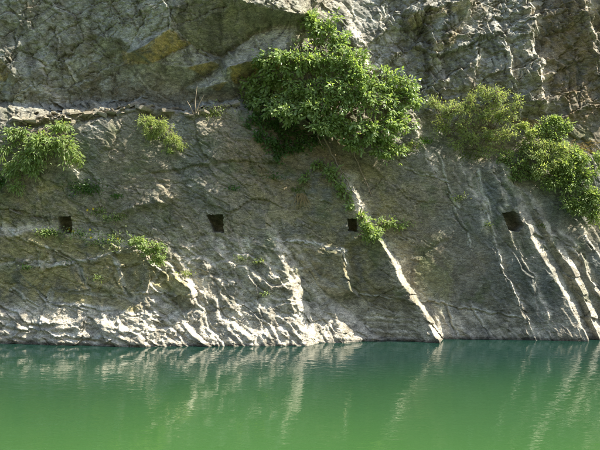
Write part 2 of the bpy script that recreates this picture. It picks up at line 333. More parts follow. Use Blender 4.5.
def relief(U, V, fine=True):
    P = np.zeros(U.shape)
    for i in range(len(cx)):
        P += CW[i] * kern(np.hypot(U - cx[i], V - cy[i]))
    Wu, Wv = warp(U, V) if fine else (U, V)
    k = (1 - sstep(300, 340, Wu)) * (1 - sstep(101, 112, Wv)) * sstep(-150, -60, Wu) * sstep(-60, -30, Wv)
    Tu, Tv = U + .4 * (Wu - U), V + .4 * (Wv - V)
    P = P + k * (wall_patch(Tu, Tv, P) - P)
    k = sstep(128, 158, Wu) * (1 - sstep(606, 630, Wu)) * sstep(152, 170, Wv) * (1 - sstep(352, 358, Wv))
    P = P + k * (wall_patch(Tu, Tv, P, SLABS, SLAB_CREASE) - P)
    if not fine: return P
    S = U.shape
    def local(pts, m):
        xs = [p[0] for p in pts]; ys = [p[1] for p in pts]
        return (Wu > min(xs) - m) & (Wu < max(xs) + m) & (Wv > min(ys) - m) & (Wv < max(ys) + m)
    for pts, h, L, w in EDGES + ROOFS:
        big = L > 200
        m = local(pts, 4000 if big else 4 * L + 30)
        d, arc, tot = line_d(Wu[m], Wv[m], pts)
        # edge height breaks up along its length
        hh = h if big else h * (0.85 + 0.35 * pn(arc / 13.0, 0 * arc + h * 7, 31))
        e = 0.12 * tot + 3
        tap = sstep(-2, e, arc) * sstep(-2, e, tot - arc)
        if big: tap = sstep(-40, 8, arc + 40) * sstep(-14, 22, tot - arc)
        w_ = w * (0.8 + 0.5 * pn(arc / 9.0, 0 * arc + 3.3, 32))
        decay = np.where(d > 0, np.exp(-np.maximum(d, 0) / L), np.clip(1 + d / np.maximum(w_, .8), 0, 1))
        P[m] += hh * decay * tap
    for pts, h, w in CRACKS:
        m = local(pts, 12)
        d, arc, tot = line_d(Wu[m], Wv[m], pts)
        P[m] -= h * np.exp(-(d / w) ** 2) * sstep(-1, 5, arc) * sstep(-1, 5, tot - arc)
    for nm, poly, off, gu, gv in [b for b in BODIES if len(b) > 2]:
        m = local(poly, 6)
        d = poly_sd(Wu[m], Wv[m], poly)
        xm = sum(p[0] for p in poly) / len(poly); ym = sum(p[1] for p in poly) / len(poly)
        P[m] += sstep(-1.2, 1.2, d) * (off + gu * (Wu[m] - xm) + gv * (Wv[m] - ym))
    for pts, w in SEAMS_LIT_EDGES:
        m = local(pts, 12)
        d, arc, tot = line_d(Wu[m], Wv[m], pts)
        P[m] += (.030 * np.exp(-(d / w) ** 2) - .045 * np.exp(-((d - 1.6 * w) / (.8 * w)) ** 2)) * sstep(-1, 5, arc) * sstep(-1, 5, tot - arc)
    # broken rock faces
    lowl = blob(Wu, Wv, 232, 298, 98, 62, .3)              # fluted, water-worn foot
    right = sstep(395, 440, Wu) * sstep(120, 165, Wv)          # smooth steep slabs
    up_r = sstep(345, 395, Wu) * (1 - sstep(95, 135, Wv))
    up_l = (1 - sstep(300, 345, Wu)) * (1 - sstep(100, 118, Wv + 4 * pn(Wu / 20, Wv / 20, 3)))
    blk = 1 - .55 * blob(Wu, Wv, 212, 62, 92, 44, .25)
    mid = np.clip(1 - lowl - right - up_r - up_l, 0, 1)
    f1, b1 = facets(Wu, Wv, 60, 34, 30, 101)
    f2, b2 = facets(Wu, Wv, 24, 12, 38, 111)
    f3, b3 = facets(Wu, Wv, 9.5, 4.6, 32, 121)
    calm = (1 - .8 * blob(Wu, Wv, 65, 275, 85, 44, .3)) * (1 - .6 * np.clip(blob(Wu, Wv, 130, 160, 55, 42) + blob(Wu, Wv, 345, 250, 78, 90), 0, 1))
    P += (.10 * mid * calm + .015 * right) * f1 + (.045 * mid * calm + .010 * right) * f2 + (.026 * mid * calm + .007 * right) * f3
    u1, c1 = facets(Wu, Wv, 46, 30, -32, 131)
    u2, c2 = facets(Wu, Wv, 19, 10, -30, 141)
    u3, c3 = facets(Wu, Wv, 8, 4, 60, 151)
    P += up_l * blk * (.11 * u1 + .075 * u2 + .032 * u3 + .045 * saw(Wu, Wv, -30, 12, 40, 153, 1, .25) + .03 * saw(Wu, Wv, 58, 9, 40, 154, 1, .3))
    r1, e1 = facets(Wu, Wv, 38, 20, -22, 161)
    r2, e2 = facets(Wu, Wv, 22, 6, -18, 171)
    r3, e3 = facets(Wu, Wv, 12, 3.6, 62, 181)
    P += up_r * (.20 * r1 + .085 * r2 + .030 * r3 + .15 * saw(Wu, Wv, 66, 15, 40, 183, 1.3, .3) + .04 * saw(Wu, Wv, 70, 6, 22, 184, 1, .3))
    # bedding in the steep right slabs, running down to the right
    a, b = rot(Wu, Wv, 61)
    steep = right * sstep(450, 485, Wu - .3 * (Wv - 240))
    P += steep * (.075 * saw(Wu, Wv, 61, 17, 110, 201) + .022 * saw(Wu, Wv, 62, 6, 50, 202)) + right * .006 * pn(a / 60, b / 5.0, 206)
    a, b = rot(Wu, Wv, 35)
    P += mid * calm * (.055 * saw(Wu, Wv, 36, 26, 60, 211) + .022 * saw(Wu, Wv, 34, 9, 40, 212))
    # water-worn flutes of the foot
    a, b = rot(U + 6 * pn(U / 25, V / 25, 8), V + 6 * pn(U / 25, V / 25, 9), 38)
    fl = ridged(a / 34, b / 7.5, 221, 3, .5)
    a2, b2_ = rot(Wu, Wv, 78)
    fl2 = ridged(a2 / 42, b2_ / 15, 225, 2, .5)
    q1, g1 = facets(Wu, Wv, 26, 13, 32, 231)
    q2, g2 = facets(Wu, Wv, 13, 5, 36, 235)
    Mu, Mv = U + .45 * (Wu - U), V + .45 * (Wv - V)
    P += lowl * (.006 * fl + .06 * q1 + .03 * q2 + .17 * saw(Mu, Mv, 42, 21, 70, 231, 1.3, .22) + .06 * saw(Mu, Mv, 50, 7.5, 40, 232, .9, .28) + .07 * saw(Mu, Mv, 80, 17, 34, 234, 1.0, .2) + .09 * saw(Mu, Mv, 16, 24, 60, 233, 1.2, .18))
    # low washed band along the water
    foot = sstep(300, 332, V + 5 * pn(U / 40, V * 0, 5))
    a, b = rot(Wu, Wv, 8)
    P += foot * (1 - right) * (1 - .7 * lowl) * (.015 * ridged(a / 70, b / 6, 241, 2) + .07 * saw(U, V, 7, 8, 70, 242, 1.0, .35))
    P += foot * right * .05 * ridged(rot(Wu, Wv, 58)[0] / 40, rot(Wu, Wv, 58)[1] / 12, 245, 2)
    P += sstep(322, 340, V) * .06
    jn = sstep(-.05, .25, pn(Wu / 30, Wv / 30, 77))
    P -= up_l * blk * jn * .06 * np.exp(-(c2 / .06) ** 2) + mid * calm * jn * .03 * np.exp(-(b2 / .06) ** 2) + up_r * jn * .05 * np.exp(-(e2 / .07) ** 2)
    # undercut of the joints between cells
    P -= mid * .03 * np.exp(-(b1 / .035) ** 2) + up_l * blk * .07 * np.exp(-(c1 / .03) ** 2) + up_r * .04 * np.exp(-(e1 / .04) ** 2)
    # surface roughness
    smooth = 1 - .55 * right - .5 * foot * (1 - lowl)
    s1, _ = facets(Wu, Wv, 5.5, 3.0, 45, 255)
    s2, _ = facets(Wu, Wv, 3.2, 1.8, 20, 257)
    P += smooth * (.007 * fbm(U / 8, V / 8, 251, 3, .55) + .016 * s1 + .009 * s2) + .02 * fbm(U / 60, V / 60, 261, 3)
    return P

def axis(parts):
    out = []
    for a, b, s in parts:
        n = max(1, int(round((b - a) / s)))
        out += list(np.linspace(a, b, n, endpoint=False))
    out.append(parts[-1][1])
    return np.array(out)

XS = axis([(-60, -20, 1.2), (-20, -12, .2), (-12, -9.8, .06), (-9.8, 9.8, .0205), (9.8, 12, .06), (12, 20, .2), (20, 60, 1.2)])
ZS = axis([(-2.0, -.4, .2), (-.4, -.06, .05), (-.06, 10.7, .0205), (10.7, 13, .08), (13, 19, .3)])
GX, GZ = np.meshgrid(XS, ZS)
NX, NZ = len(XS), len(ZS)
def to_px(x, z, p):
    k = FPX / (DIST - p)
    return HPX + x * k, HPY + (CAMZ - z) * k
P0 = relief(*to_px(GX, GZ, 0 * GX), fine=False)
PU, PV = to_px(GX, GZ, np.clip(P0, -1.5, 1.5))
UU = np.clip(PU, -420, 1000); VV = np.clip(PV, -330, 410)
PP = relief(UU, VV)
WU, WV = warp(UU, VV)
HID = np.full(GX.shape, -1)
for i, poly in enumerate(HOLES):
    jit = .5 * pn(UU / 3, VV / 3, 71 + i)
    m = poly_sd(UU + jit, VV + jit, poly) > 0
    HID[m] = i
    PP[m] = PP[m].min() - .55 + .03 * fbm(UU[m] / 5, VV[m] / 5, 77, 2)
# beyond the frame: bend the top back into a slope
back = np.maximum(GZ - 12.5, 0) ** 1.35 * .9
GYY = -PP + back

# ---- colour of the rock, with block shading painted in
def lerp(a, b, t): return a + (b - a) * t[..., None]
C = np.zeros(GX.shape + (3,))
n1 = fbm(WU / 55, WV / 55, 301, 4) ; n2 = fbm(WU / 14, WV / 14, 311, 4); n3 = fbm(WU / 4, WV / 4, 321, 3)
grey = np.array([.245, .215, .150]); blue = np.array([.190, .200, .178]); olive = np.array([.290, .250, .115])
pale = np.array([.54, .49, .39]); ochre = np.array([.50, .36, .14]); dark = np.array([.085, .080, .060]); brown = np.array([.20, .150, .085])
C[:] = grey
C = lerp(C, blue, np.clip(.35 + .8 * n1, 0, 1) * .75)
up_left = (1 - sstep(100, 118, WV)) * (1 - sstep(270, 340, WU))
C = lerp(C, np.array([.31, .315, .265]), up_left * np.clip(.75 + n2, 0, 1) * .85)
up_right = (1 - sstep(95, 130, WV)) * sstep(325, 360, WU) * (1 - sstep(535, 560, WU))
C = lerp(C, np.array([.31, .31, .27]), up_right * np.clip(.7 + n2, 0, 1) * .8)
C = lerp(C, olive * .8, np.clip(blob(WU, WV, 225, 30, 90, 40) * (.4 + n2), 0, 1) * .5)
C = lerp(C, olive, np.clip((blob(WU, WV, 85, 272, 110, 42) + blob(WU, WV, 25, 205, 60, 40) * .6) * (.7 + .9 * n2), 0, .9))
C = lerp(C, olive * .85, np.clip(blob(WU, WV, 325, 230, 85, 80) * (.5 + .8 * n2), 0, .6))
C = lerp(C, np.array([.21, .21, .10]), np.clip(blob(WU, WV, 432, 285, 20, 28) * (.8 + n2), 0, .7))
C = lerp(C, blue * .85, np.clip(sstep(440, 500, WU) * sstep(120, 180, WV) * (.6 + .6 * n1), 0, .8))
C = lerp(C, brown, np.clip(blob(WU, WV, 580, 60, 45, 80) * (.8 + n2), 0, .9))
C = lerp(C, brown * .9, np.clip(blob(WU, WV, 290, 150, 55, 40) * (.6 + n2), 0, .6))
# face and underside shading painted in: pale faces, ochre iron-stained undersides, dark brow
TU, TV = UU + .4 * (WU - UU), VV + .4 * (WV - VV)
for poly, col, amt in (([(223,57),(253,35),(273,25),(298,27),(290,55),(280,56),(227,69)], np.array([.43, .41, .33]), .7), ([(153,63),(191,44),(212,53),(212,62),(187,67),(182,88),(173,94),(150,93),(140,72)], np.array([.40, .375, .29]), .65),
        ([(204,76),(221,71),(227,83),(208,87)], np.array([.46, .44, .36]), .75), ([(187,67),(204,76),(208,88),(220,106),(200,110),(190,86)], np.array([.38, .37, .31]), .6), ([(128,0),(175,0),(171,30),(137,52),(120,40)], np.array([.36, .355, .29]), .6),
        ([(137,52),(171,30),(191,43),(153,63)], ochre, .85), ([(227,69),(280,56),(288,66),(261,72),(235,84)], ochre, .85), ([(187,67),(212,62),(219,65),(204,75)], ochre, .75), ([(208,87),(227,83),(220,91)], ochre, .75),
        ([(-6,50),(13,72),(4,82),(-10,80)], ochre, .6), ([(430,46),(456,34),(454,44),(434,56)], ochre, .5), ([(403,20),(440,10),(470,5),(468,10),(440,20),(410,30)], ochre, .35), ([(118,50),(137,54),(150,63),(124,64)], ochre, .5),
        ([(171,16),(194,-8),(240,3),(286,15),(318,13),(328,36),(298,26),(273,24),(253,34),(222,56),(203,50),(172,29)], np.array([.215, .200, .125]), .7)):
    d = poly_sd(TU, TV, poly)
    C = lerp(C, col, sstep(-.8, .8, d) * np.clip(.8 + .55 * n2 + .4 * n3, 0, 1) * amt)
# rock washed pale along the water line, and pale slab edges
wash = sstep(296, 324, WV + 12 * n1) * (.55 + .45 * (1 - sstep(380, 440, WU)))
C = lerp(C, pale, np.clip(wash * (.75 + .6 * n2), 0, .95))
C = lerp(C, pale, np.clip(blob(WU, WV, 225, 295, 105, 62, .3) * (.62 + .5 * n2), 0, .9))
PALE_EDGES = [([(267,226),(274,242),(284,268),(293,292),(302,316),(309,339)], .3, 40, 9), ([(340,174),(350,196),(357,214),(372,230),(388,254),(402,282),(415,301),(428,322),(437,339)], .3, 40, 10),
 ([(494,148),(507,182),(520,211),(541,256),(566,298),(586,339)], .3, 40, 9), ([(528,196),(552,242),(577,284),(599,339)], .3, 40, 5), ([(305,294),(330,306),(352,322),(376,339)], .3, 40, 18)]
for pts, h, L, w in EDGES + PALE_EDGES:
    if h < .05 or L > 200 or pts[0][0] > 700: continue
    m = (WU > min(p[0] for p in pts) - 30) & (WU < max(p[0] for p in pts) + 30) & (WV > min(p[1] for p in pts) - 30) & (WV < max(p[1] for p in pts) + 30)
    d, arc, tot = line_d(WU[m], WV[m], pts)
    e = np.exp(-((d + w * .5) / (w * .7 + 1.2)) ** 2) * sstep(-2, 6, arc) * sstep(-2, 6, tot - arc)
    C[m] = lerp(C[m], pale, np.clip(e * (.75 + .5 * n2[m]), 0, .9) * .8)
for pts, w in SEAMS_LIT_EDGES:
    m = (WU > min(p[0] for p in pts) - 12) & (WU < max(p[0] for p in pts) + 12) & (WV > min(p[1] for p in pts) - 12) & (WV < max(p[1] for p in pts) + 12)
    d, arc, tot = line_d(WU[m], WV[m], pts)
    e = np.exp(-(d / (w * 1.25)) ** 2) * sstep(-1, 5, arc) * sstep(-1, 5, tot - arc) * np.clip(.85 + .9 * n2[m], 0, 1)
    C[m] = lerp(C[m], np.array([.52, .50, .43]), e * .9)
rb = random.Random(4)
for nm, poly, *_ in BODIES:
    if nm != 'rock_block' or poly[0][1] < 220: continue
    d = poly_sd(TU, TV, poly)
    C = lerp(C, np.array([.350, .300, .140]) * rb.uniform(.75, 1.2), sstep(1.0, 2.6, d) * np.clip(.85 + .6 * n2, 0, 1) * .9)
    C = lerp(C, np.array([.40, .385, .33]), np.exp(-((d - .2) / 1.1) ** 2) * np.clip(.5 + .9 * n1, 0, 1) * .75)
# thin mineral seams and dark seepage streaks
seam = np.exp(-(np.abs(pn(WU / 30, WV / 22, 331)) / .018) ** 2) * (WV > 120) * np.clip(n1 + .5, 0, 1)
C = lerp(C, np.array([.42, .40, .35]), seam * .5)
streak = np.clip(fbm(WU / 11, WV / 80, 341, 3) - .12, 0, 1)
C = lerp(C, dark, np.clip(streak * 1.0 * ((1 - sstep(100, 130, WV)) + .6 * sstep(400, 450, WU)), 0, .65))
C = lerp(C, np.array([.10, .125, .05]), np.clip(fbm(WU / 26, WV / 26, 351, 4) - .25, 0, .6) * (WV < 300) * (WV > 110))   # thin moss
C *= (1 + .22 * n2 + .20 * n3)[..., None]
# wet line
wet = 1 - sstep(.03, .10, GZ + .03 * n2)
C = lerp(C, C * .45, wet)
C = np.clip(C, .02, .75)

# ------------------------------------------------------------------ materials
def material(name):
    m = bpy.data.materials.new(name); m.use_nodes = True
    nt = m.node_tree
    for n in list(nt.nodes): nt.nodes.remove(n)
    out = nt.nodes.new('ShaderNodeOutputMaterial')
    return m, nt, out
def node(nt, typ, **kw):
    n = nt.nodes.new(typ)
    for k, v in kw.items():
        if k in n.inputs: n.inputs[k].default_value = v
        else: setattr(n, k, v)
    return n
def mathn(nt, op, a, b=None):
    n = nt.nodes.new('ShaderNodeMath'); n.operation = op
    for i, v in enumerate((a, b)):
        if v is None: continue
        if hasattr(v, 'links') or hasattr(v, 'is_linked'): nt.links.new(v, n.inputs[i])
        else: n.inputs[i].default_value = v
    return n.outputs[0]

def rock_material():
    m, nt, out = material('rock')
    b = node(nt, 'ShaderNodeBsdfPrincipled', Roughness=.82)
    b.inputs['Specular IOR Level'].default_value = .3
    at = node(nt, 'ShaderNodeAttribute', attribute_name='tint')
    tc = node(nt, 'ShaderNodeTexCoord')
    mp = node(nt, 'ShaderNodeMapping'); mp.inputs['Rotation'].default_value = (0, math.radians(40), 0); mp.inputs['Scale'].default_value = (1, 1, 2.4)
    nt.links.new(tc.outputs['Object'], mp.inputs[0])
    na = node(nt, 'ShaderNodeTexNoise', Scale=6.0, Detail=4.0, Roughness=.64)
    nt.links.new(mp.outputs[0], na.inputs[0])
    # plates and chips: voronoi cells on noise-bent coordinates
    wv = node(nt, 'ShaderNodeTexNoise', Scale=5.0, Detail=1.0)
    nt.links.new(tc.outputs['Object'], wv.inputs[0])
    bend = node(nt, 'ShaderNodeVectorMath', operation='MULTIPLY_ADD'); bend.inputs[1].default_value = (.22, .22, .22)
    nt.links.new(wv.outputs['Color'], bend.inputs[0]); nt.links.new(mp.outputs[0], bend.inputs[2])
    va = node(nt, 'ShaderNodeTexVoronoi', Scale=7.0); vb = node(nt, 'ShaderNodeTexVoronoi', Scale=21.0)
    for v in (va, vb): nt.links.new(bend.outputs[0], v.inputs['Vector'])
    def first(v):
        q = node(nt, 'ShaderNodeSeparateXYZ'); nt.links.new(v.outputs['Color'], q.inputs[0]); return q.outputs[0]
    pa, pb = first(va), first(vb)
    s = mathn(nt, 'ADD', mathn(nt, 'MULTIPLY', na.outputs[0], 1.2), mathn(nt, 'ADD', mathn(nt, 'MULTIPLY', pa, .16), mathn(nt, 'MULTIPLY', pb, .20)))
    mr = node(nt, 'ShaderNodeMapRange'); mr.inputs[1].default_value = .45; mr.inputs[2].default_value = 1.15; mr.inputs[3].default_value = .58; mr.inputs[4].default_value = 1.42
    nt.links.new(s, mr.inputs[0])
    fk = node(nt, 'ShaderNodeTexNoise', Scale=30.0, Detail=2.0, Roughness=.6)
    nt.links.new(mp.outputs[0], fk.inputs[0])
    fr = node(nt, 'ShaderNodeMapRange'); fr.inputs[1].default_value = .50; fr.inputs[2].default_value = .68; fr.inputs[3].default_value = .96; fr.inputs[4].default_value = 1.6
    nt.links.new(fk.outputs[0], fr.inputs[0])
    ve = node(nt, 'ShaderNodeTexVoronoi', Scale=3.6, feature='DISTANCE_TO_EDGE'); nt.links.new(bend.outputs[0], ve.inputs['Vector'])
    jr = node(nt, 'ShaderNodeMapRange'); jr.inputs[1].default_value = .0; jr.inputs[2].default_value = .035; jr.inputs[3].default_value = .6; jr.inputs[4].default_value = 1.0
    nt.links.new(ve.outputs['Distance'], jr.inputs[0])
    tone = mathn(nt, 'MULTIPLY', mathn(nt, 'MULTIPLY', mr.outputs[0], fr.outputs[0]), jr.outputs[0])
    mul = node(nt, 'ShaderNodeVectorMath', operation='SCALE')
    nt.links.new(at.outputs['Color'], mul.inputs[0]); nt.links.new(tone, mul.inputs['Scale'])
    nt.links.new(mul.outputs[0], b.inputs['Base Color'])
    hgt = mathn(nt, 'ADD', mathn(nt, 'MULTIPLY', na.outputs[0], .9), mathn(nt, 'ADD', mathn(nt, 'ADD', mathn(nt, 'MULTIPLY', pa, .35), mathn(nt, 'MULTIPLY', pb, .22)), mathn(nt, 'MULTIPLY', jr.outputs[0], .35)))
    bp = node(nt, 'ShaderNodeBump', Strength=.8, Distance=.05)
    nt.links.new(hgt, bp.inputs['Height']); nt.links.new(bp.outputs[0], b.inputs['Normal'])
    nt.links.new(b.outputs[0], out.inputs[0])
    return m
ROCK = rock_material()

# ------------------------------------------------------------------ cliff meshes: one body, its slabs, blocks and beam holes as parts
def mesh_np(name, co, faces, mat, parent=None, smooth=True, attr=None):
    me = bpy.data.meshes.new(name)
    nv, nf = len(co), len(faces); k = faces.shape[1]
    me.vertices.add(nv); me.vertices.foreach_set('co', np.ascontiguousarray(co, np.float32).ravel())
    me.loops.add(nf * k); me.loops.foreach_set('vertex_index', np.ascontiguousarray(faces, np.int32).ravel())
    me.polygons.add(nf); me.polygons.foreach_set('loop_start', np.arange(0, nf * k, k, dtype=np.int32))
    me.update(calc_edges=True)
    me.polygons.foreach_set('use_smooth', np.full(nf, smooth))
    if attr is not None:
        nm, val = attr
        if val.ndim == 2:
            a = me.attributes.new(nm, 'FLOAT_COLOR', 'POINT')
            a.data.foreach_set('color', np.hstack([val, np.ones((nv, 1))]).astype(np.float32).ravel())
        else:
            a = me.attributes.new(nm, 'FLOAT', 'POINT')
            a.data.foreach_set('value', val.astype(np.float32))
    me.materials.append(mat)
    o = bpy.data.objects.new(name, me)
    COL.objects.link(o)
    o.parent = parent
    return o

LAB = np.zeros(GX.shape, int)
for i, (nm, poly, *_) in enumerate(BODIES):
    LAB[(LAB == 0) & inside(WU, WV, poly)] = i + 1
LAB[(HID >= 0)] = 0
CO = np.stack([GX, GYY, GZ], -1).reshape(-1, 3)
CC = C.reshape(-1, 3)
idx = np.arange(NX * NZ).reshape(NZ, NX)
quads = np.stack([idx[:-1, :-1], idx[:-1, 1:], idx[1:, 1:], idx[1:, :-1]], -1).reshape(-1, 4)
fl = LAB.reshape(-1)[quads].max(1)
fh = HID.reshape(-1)[quads].max(1)
fl[fh >= 0] = 0
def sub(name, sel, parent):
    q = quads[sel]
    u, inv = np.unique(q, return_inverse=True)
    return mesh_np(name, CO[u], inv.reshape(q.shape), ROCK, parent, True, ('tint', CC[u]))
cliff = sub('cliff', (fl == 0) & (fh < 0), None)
cliff['kind'] = 'structure'
cliff['label'] = 'grey and ochre river cliff with slanting slabs, ledge and overhang'
HOLE_LABELS = ['square beam hole with yellow flowers on its sill', 'square beam hole with a slanting left side', 'dark narrow beam hole half hidden by a leafy shrub', 'lopsided beam hole between the bright slab edges']
for i in range(4):
    o = sub('beam_hole', fh == i, cliff); o['label'] = HOLE_LABELS[i]
for i, (nm, poly, *_) in enumerate(BODIES):
    s = (fl == i + 1) & (fh < 0)
    if s.any(): sub(nm, s, cliff)

# ------------------------------------------------------------------ water and bank
def water_material():
    m, nt, out = material('river_water')
    b = node(nt, 'ShaderNodeBsdfPrincipled', Roughness=.03, IOR=1.333)
    tc = node(nt, 'ShaderNodeTexCoord')
    # darker below the cliff, lighter and yellower towards the near bank
    sx = node(nt, 'ShaderNodeSeparateXYZ'); nt.links.new(tc.outputs['Object'], sx.inputs[0])
    dn = node(nt, 'ShaderNodeTexNoise', Scale=.14, Detail=1.0); nt.links.new(tc.outputs['Object'], dn.inputs[0])
    dp = mathn(nt, 'ADD', sx.outputs['Y'], mathn(nt, 'MULTIPLY', dn.outputs[0], 5.0))
    dr = node(nt, 'ShaderNodeMapRange'); dr.inputs[1].default_value = .2; dr.inputs[2].default_value = -9.0
    nt.links.new(dp, dr.inputs[0])
    cm = node(nt, 'ShaderNodeMix', data_type='RGBA')
    cm.inputs[6].default_value = (.007, .026, .019, 1); cm.inputs[7].default_value = (.038, .098, .026, 1)
    nt.links.new(dr.outputs[0], cm.inputs[0]); nt.links.new(cm.outputs[2], b.inputs['Base Color'])
    mp = node(nt, 'ShaderNodeMapping'); mp.inputs['Scale'].default_value = (.55, 1.0, 1); mp.inputs['Rotation'].default_value = (0, 0, math.radians(14))
    nt.links.new(tc.outputs['Object'], mp.inputs[0])
    n1 = node(nt, 'ShaderNodeTexNoise', Scale=5.5, Detail=3.0, Roughness=.55, Distortion=.4)
    n2 = node(nt, 'ShaderNodeTexNoise', Scale=.9, Detail=2.0)
    n3 = node(nt, 'ShaderNodeTexNoise', Scale=.16, Detail=2.0)
    for n in (n1, n2): nt.links.new(mp.outputs[0], n.inputs[0])
    nt.links.new(tc.outputs['Object'], n3.inputs[0])
    calm = node(nt, 'ShaderNodeMapRange'); calm.inputs[1].default_value = .38; calm.inputs[2].default_value = .62; calm.inputs[3].default_value = .35; calm.inputs[4].default_value = 1.0
    nt.links.new(n3.outputs[0], calm.inputs[0])
    h = mathn(nt, 'ADD', mathn(nt, 'MULTIPLY', mathn(nt, 'MULTIPLY', n1.outputs[0], calm.outputs[0]), .0085), mathn(nt, 'MULTIPLY', n2.outputs[0], .012))
    bp = node(nt, 'ShaderNodeBump', Strength=1.0, Distance=1.0)
    nt.links.new(h, bp.inputs['Height']); nt.links.new(bp.outputs[0], b.inputs['Normal'])
    nt.links.new(b.outputs[0], out.inputs[0])
    return m
wx = np.linspace(-120, 120, 9); wy = np.linspace(-60, 3, 9)
WX, WY = np.meshgrid(wx, wy)
wi = np.arange(81).reshape(9, 9)
wq = np.stack([wi[:-1, :-1], wi[:-1, 1:], wi[1:, 1:], wi[1:, :-1]], -1).reshape(-1, 4)
water = mesh_np('river_water', np.stack([WX, WY, 0 * WX], -1).reshape(-1, 3), wq, water_material())
water['kind'] = 'structure'
water['label'] = 'calm green river water below the cliff'

def bank_material():
    m, nt, out = material('grassy_bank')
    b = node(nt, 'ShaderNodeBsdfPrincipled', Roughness=.9)
    tc = node(nt, 'ShaderNodeTexCoord')
    n1 = node(nt, 'ShaderNodeTexNoise', Scale=3.0, Detail=8.0, Roughness=.7)
    cr = node(nt, 'ShaderNodeValToRGB')
    cr.color_ramp.elements[0].color = (.05, .07, .03, 1); cr.color_ramp.elements[1].color = (.16, .15, .09, 1)
    nt.links.new(tc.outputs['Object'], n1.inputs[0]); nt.links.new(n1.outputs[0], cr.inputs[0]); nt.links.new(cr.outputs[0], b.inputs['Base Color'])
    nt.links.new(b.outputs[0], out.inputs[0])
    return m
gx = np.linspace(-400, 400, 81); gy = np.concatenate([np.linspace(-500, -40, 60), np.linspace(-38, -12, 27), np.linspace(-10, 6, 6)])
BX, BY = np.meshgrid(gx, gy)
added_hill = np.clip(-BY - 34, 0, 110)  # unseen hillside added to cut off low sky, so shade is top-lit
BZ = -2.6 + 4.6 * sstep(-14, -22, BY) + .25 * fbm(BX / 9, BY / 9, 401, 3) + added_hill * .75 * (1 + .25 * fbm(BX / 60, BY / 60, 405, 3))
bi = np.arange(BX.size).reshape(BX.shape)
bq = np.stack([bi[:-1, :-1], bi[:-1, 1:], bi[1:, 1:], bi[1:, :-1]], -1).reshape(-1, 4)
bank = mesh_np('ground', np.stack([BX, BY, BZ], -1).reshape(-1, 3), bq, bank_material())
bank['kind'] = 'structure'
bank['label'] = 'grassy river bank and added unseen hillside across the water'

# ------------------------------------------------------------------ placing things on the rock
def p_at(x, z):
    i = np.clip(np.searchsorted(XS, x) - 1, 0, NX - 2); j = np.clip(np.searchsorted(ZS, z) - 1, 0, NZ - 2)
    fx = np.clip((x - XS[i]) / (XS[i + 1] - XS[i]), 0, 1); fz = np.clip((z - ZS[j]) / (ZS[j + 1] - ZS[j]), 0, 1)
    a = PSM[j, i] * (1 - fx) + PSM[j, i + 1] * fx; b = PSM[j + 1, i] * (1 - fx) + PSM[j + 1, i + 1] * fx
    return a * (1 - fz) + b * fz
PSM = PP
def spot(px, py, out=0.0):
    """the point of the rock seen at a photo pixel, moved out of the rock by out metres"""
    p = 0.0
    for _ in range(6):
        k = (DIST - p) / FPX
        x, z = (px - HPX) * k, CAMZ - (py - HPY) * k
        p = float(p_at(np.array([x]), np.array([z]))[0])
    k = (DIST - p - out) / FPX
    return np.array([(px - HPX) * k, -p - out, CAMZ - (py - HPY) * k])

# loose stones along the ledge
import bmesh
rs = random.Random(5)
stone_mesh = []
for i in range(9):
    bm = bmesh.new()
    for sx_ in (-1, 1):
        for sy_ in (-1, 1):
            for sz_ in (-1, 1):
                bm.verts.new((sx_ * rs.uniform(.22, .5), sy_ * rs.uniform(.25, .45), sz_ * rs.uniform(.10, .28)))
    for _ in range(4): bm.verts.new((rs.uniform(-.55, .55), rs.uniform(-.45, .45), rs.uniform(-.3, .3)))
    bmesh.ops.convex_hull(bm, input=bm.verts)
    for v in [v for v in bm.verts if not v.link_faces]: bm.verts.remove(v)
    me = bpy.data.meshes.new('stone'); bm.to_mesh(me); bm.free()
    t = .75 + .5 * rs.random()
    a = me.attributes.new('tint', 'FLOAT_COLOR', 'POINT')
    a.data.foreach_set('color', np.tile([.34 * t, .30 * t, .22 * t, 1], len(me.vertices)).astype(np.float32))
    me.materials.append(ROCK); stone_mesh.append(me)
ledge_line = [(18,122),(40,119.5),(60,115.5),(85,115.5),(100,112.5),(125,110),(140,106.5),(158,108.5),(175,111.5),(200,112.5),(222,107.5),(240,103)]
def along(line, t):
    seg = [math.dist(line[i], line[i + 1]) for i in range(len(line) - 1)]
    d = t * sum(seg)
    for i, L in enumerate(seg):
        if d <= L or i == len(seg) - 1:
            f = d / L
            return line[i][0] + (line[i + 1][0] - line[i][0]) * f, line[i][1] + (line[i + 1][1] - line[i][1]) * f
        d -= L
for k in range(110):
    px, py = along(ledge_line, min(1, (k + rs.uniform(-.8, 1.8)) / 110) if k else 0)
    o = bpy.data.objects.new('stone', stone_mesh[rs.randrange(9)])
    COL.objects.link(o); o.parent = cliff
    w = rs.choice([.10, .12, .14, .16, .2, .24, .28, .34, .44])
    p = spot(px, py + rs.uniform(-2.5, 4.5))
    o.location = (p[0], p[1] + rs.uniform(-.04, .06), p[2] + .03)
    o.scale = (w, w * rs.uniform(.8, 1.1), w * rs.uniform(.35, .75))
    o.rotation_euler = (rs.uniform(-.4, .4), rs.uniform(-.45, .45), rs.uniform(0, 6.28))

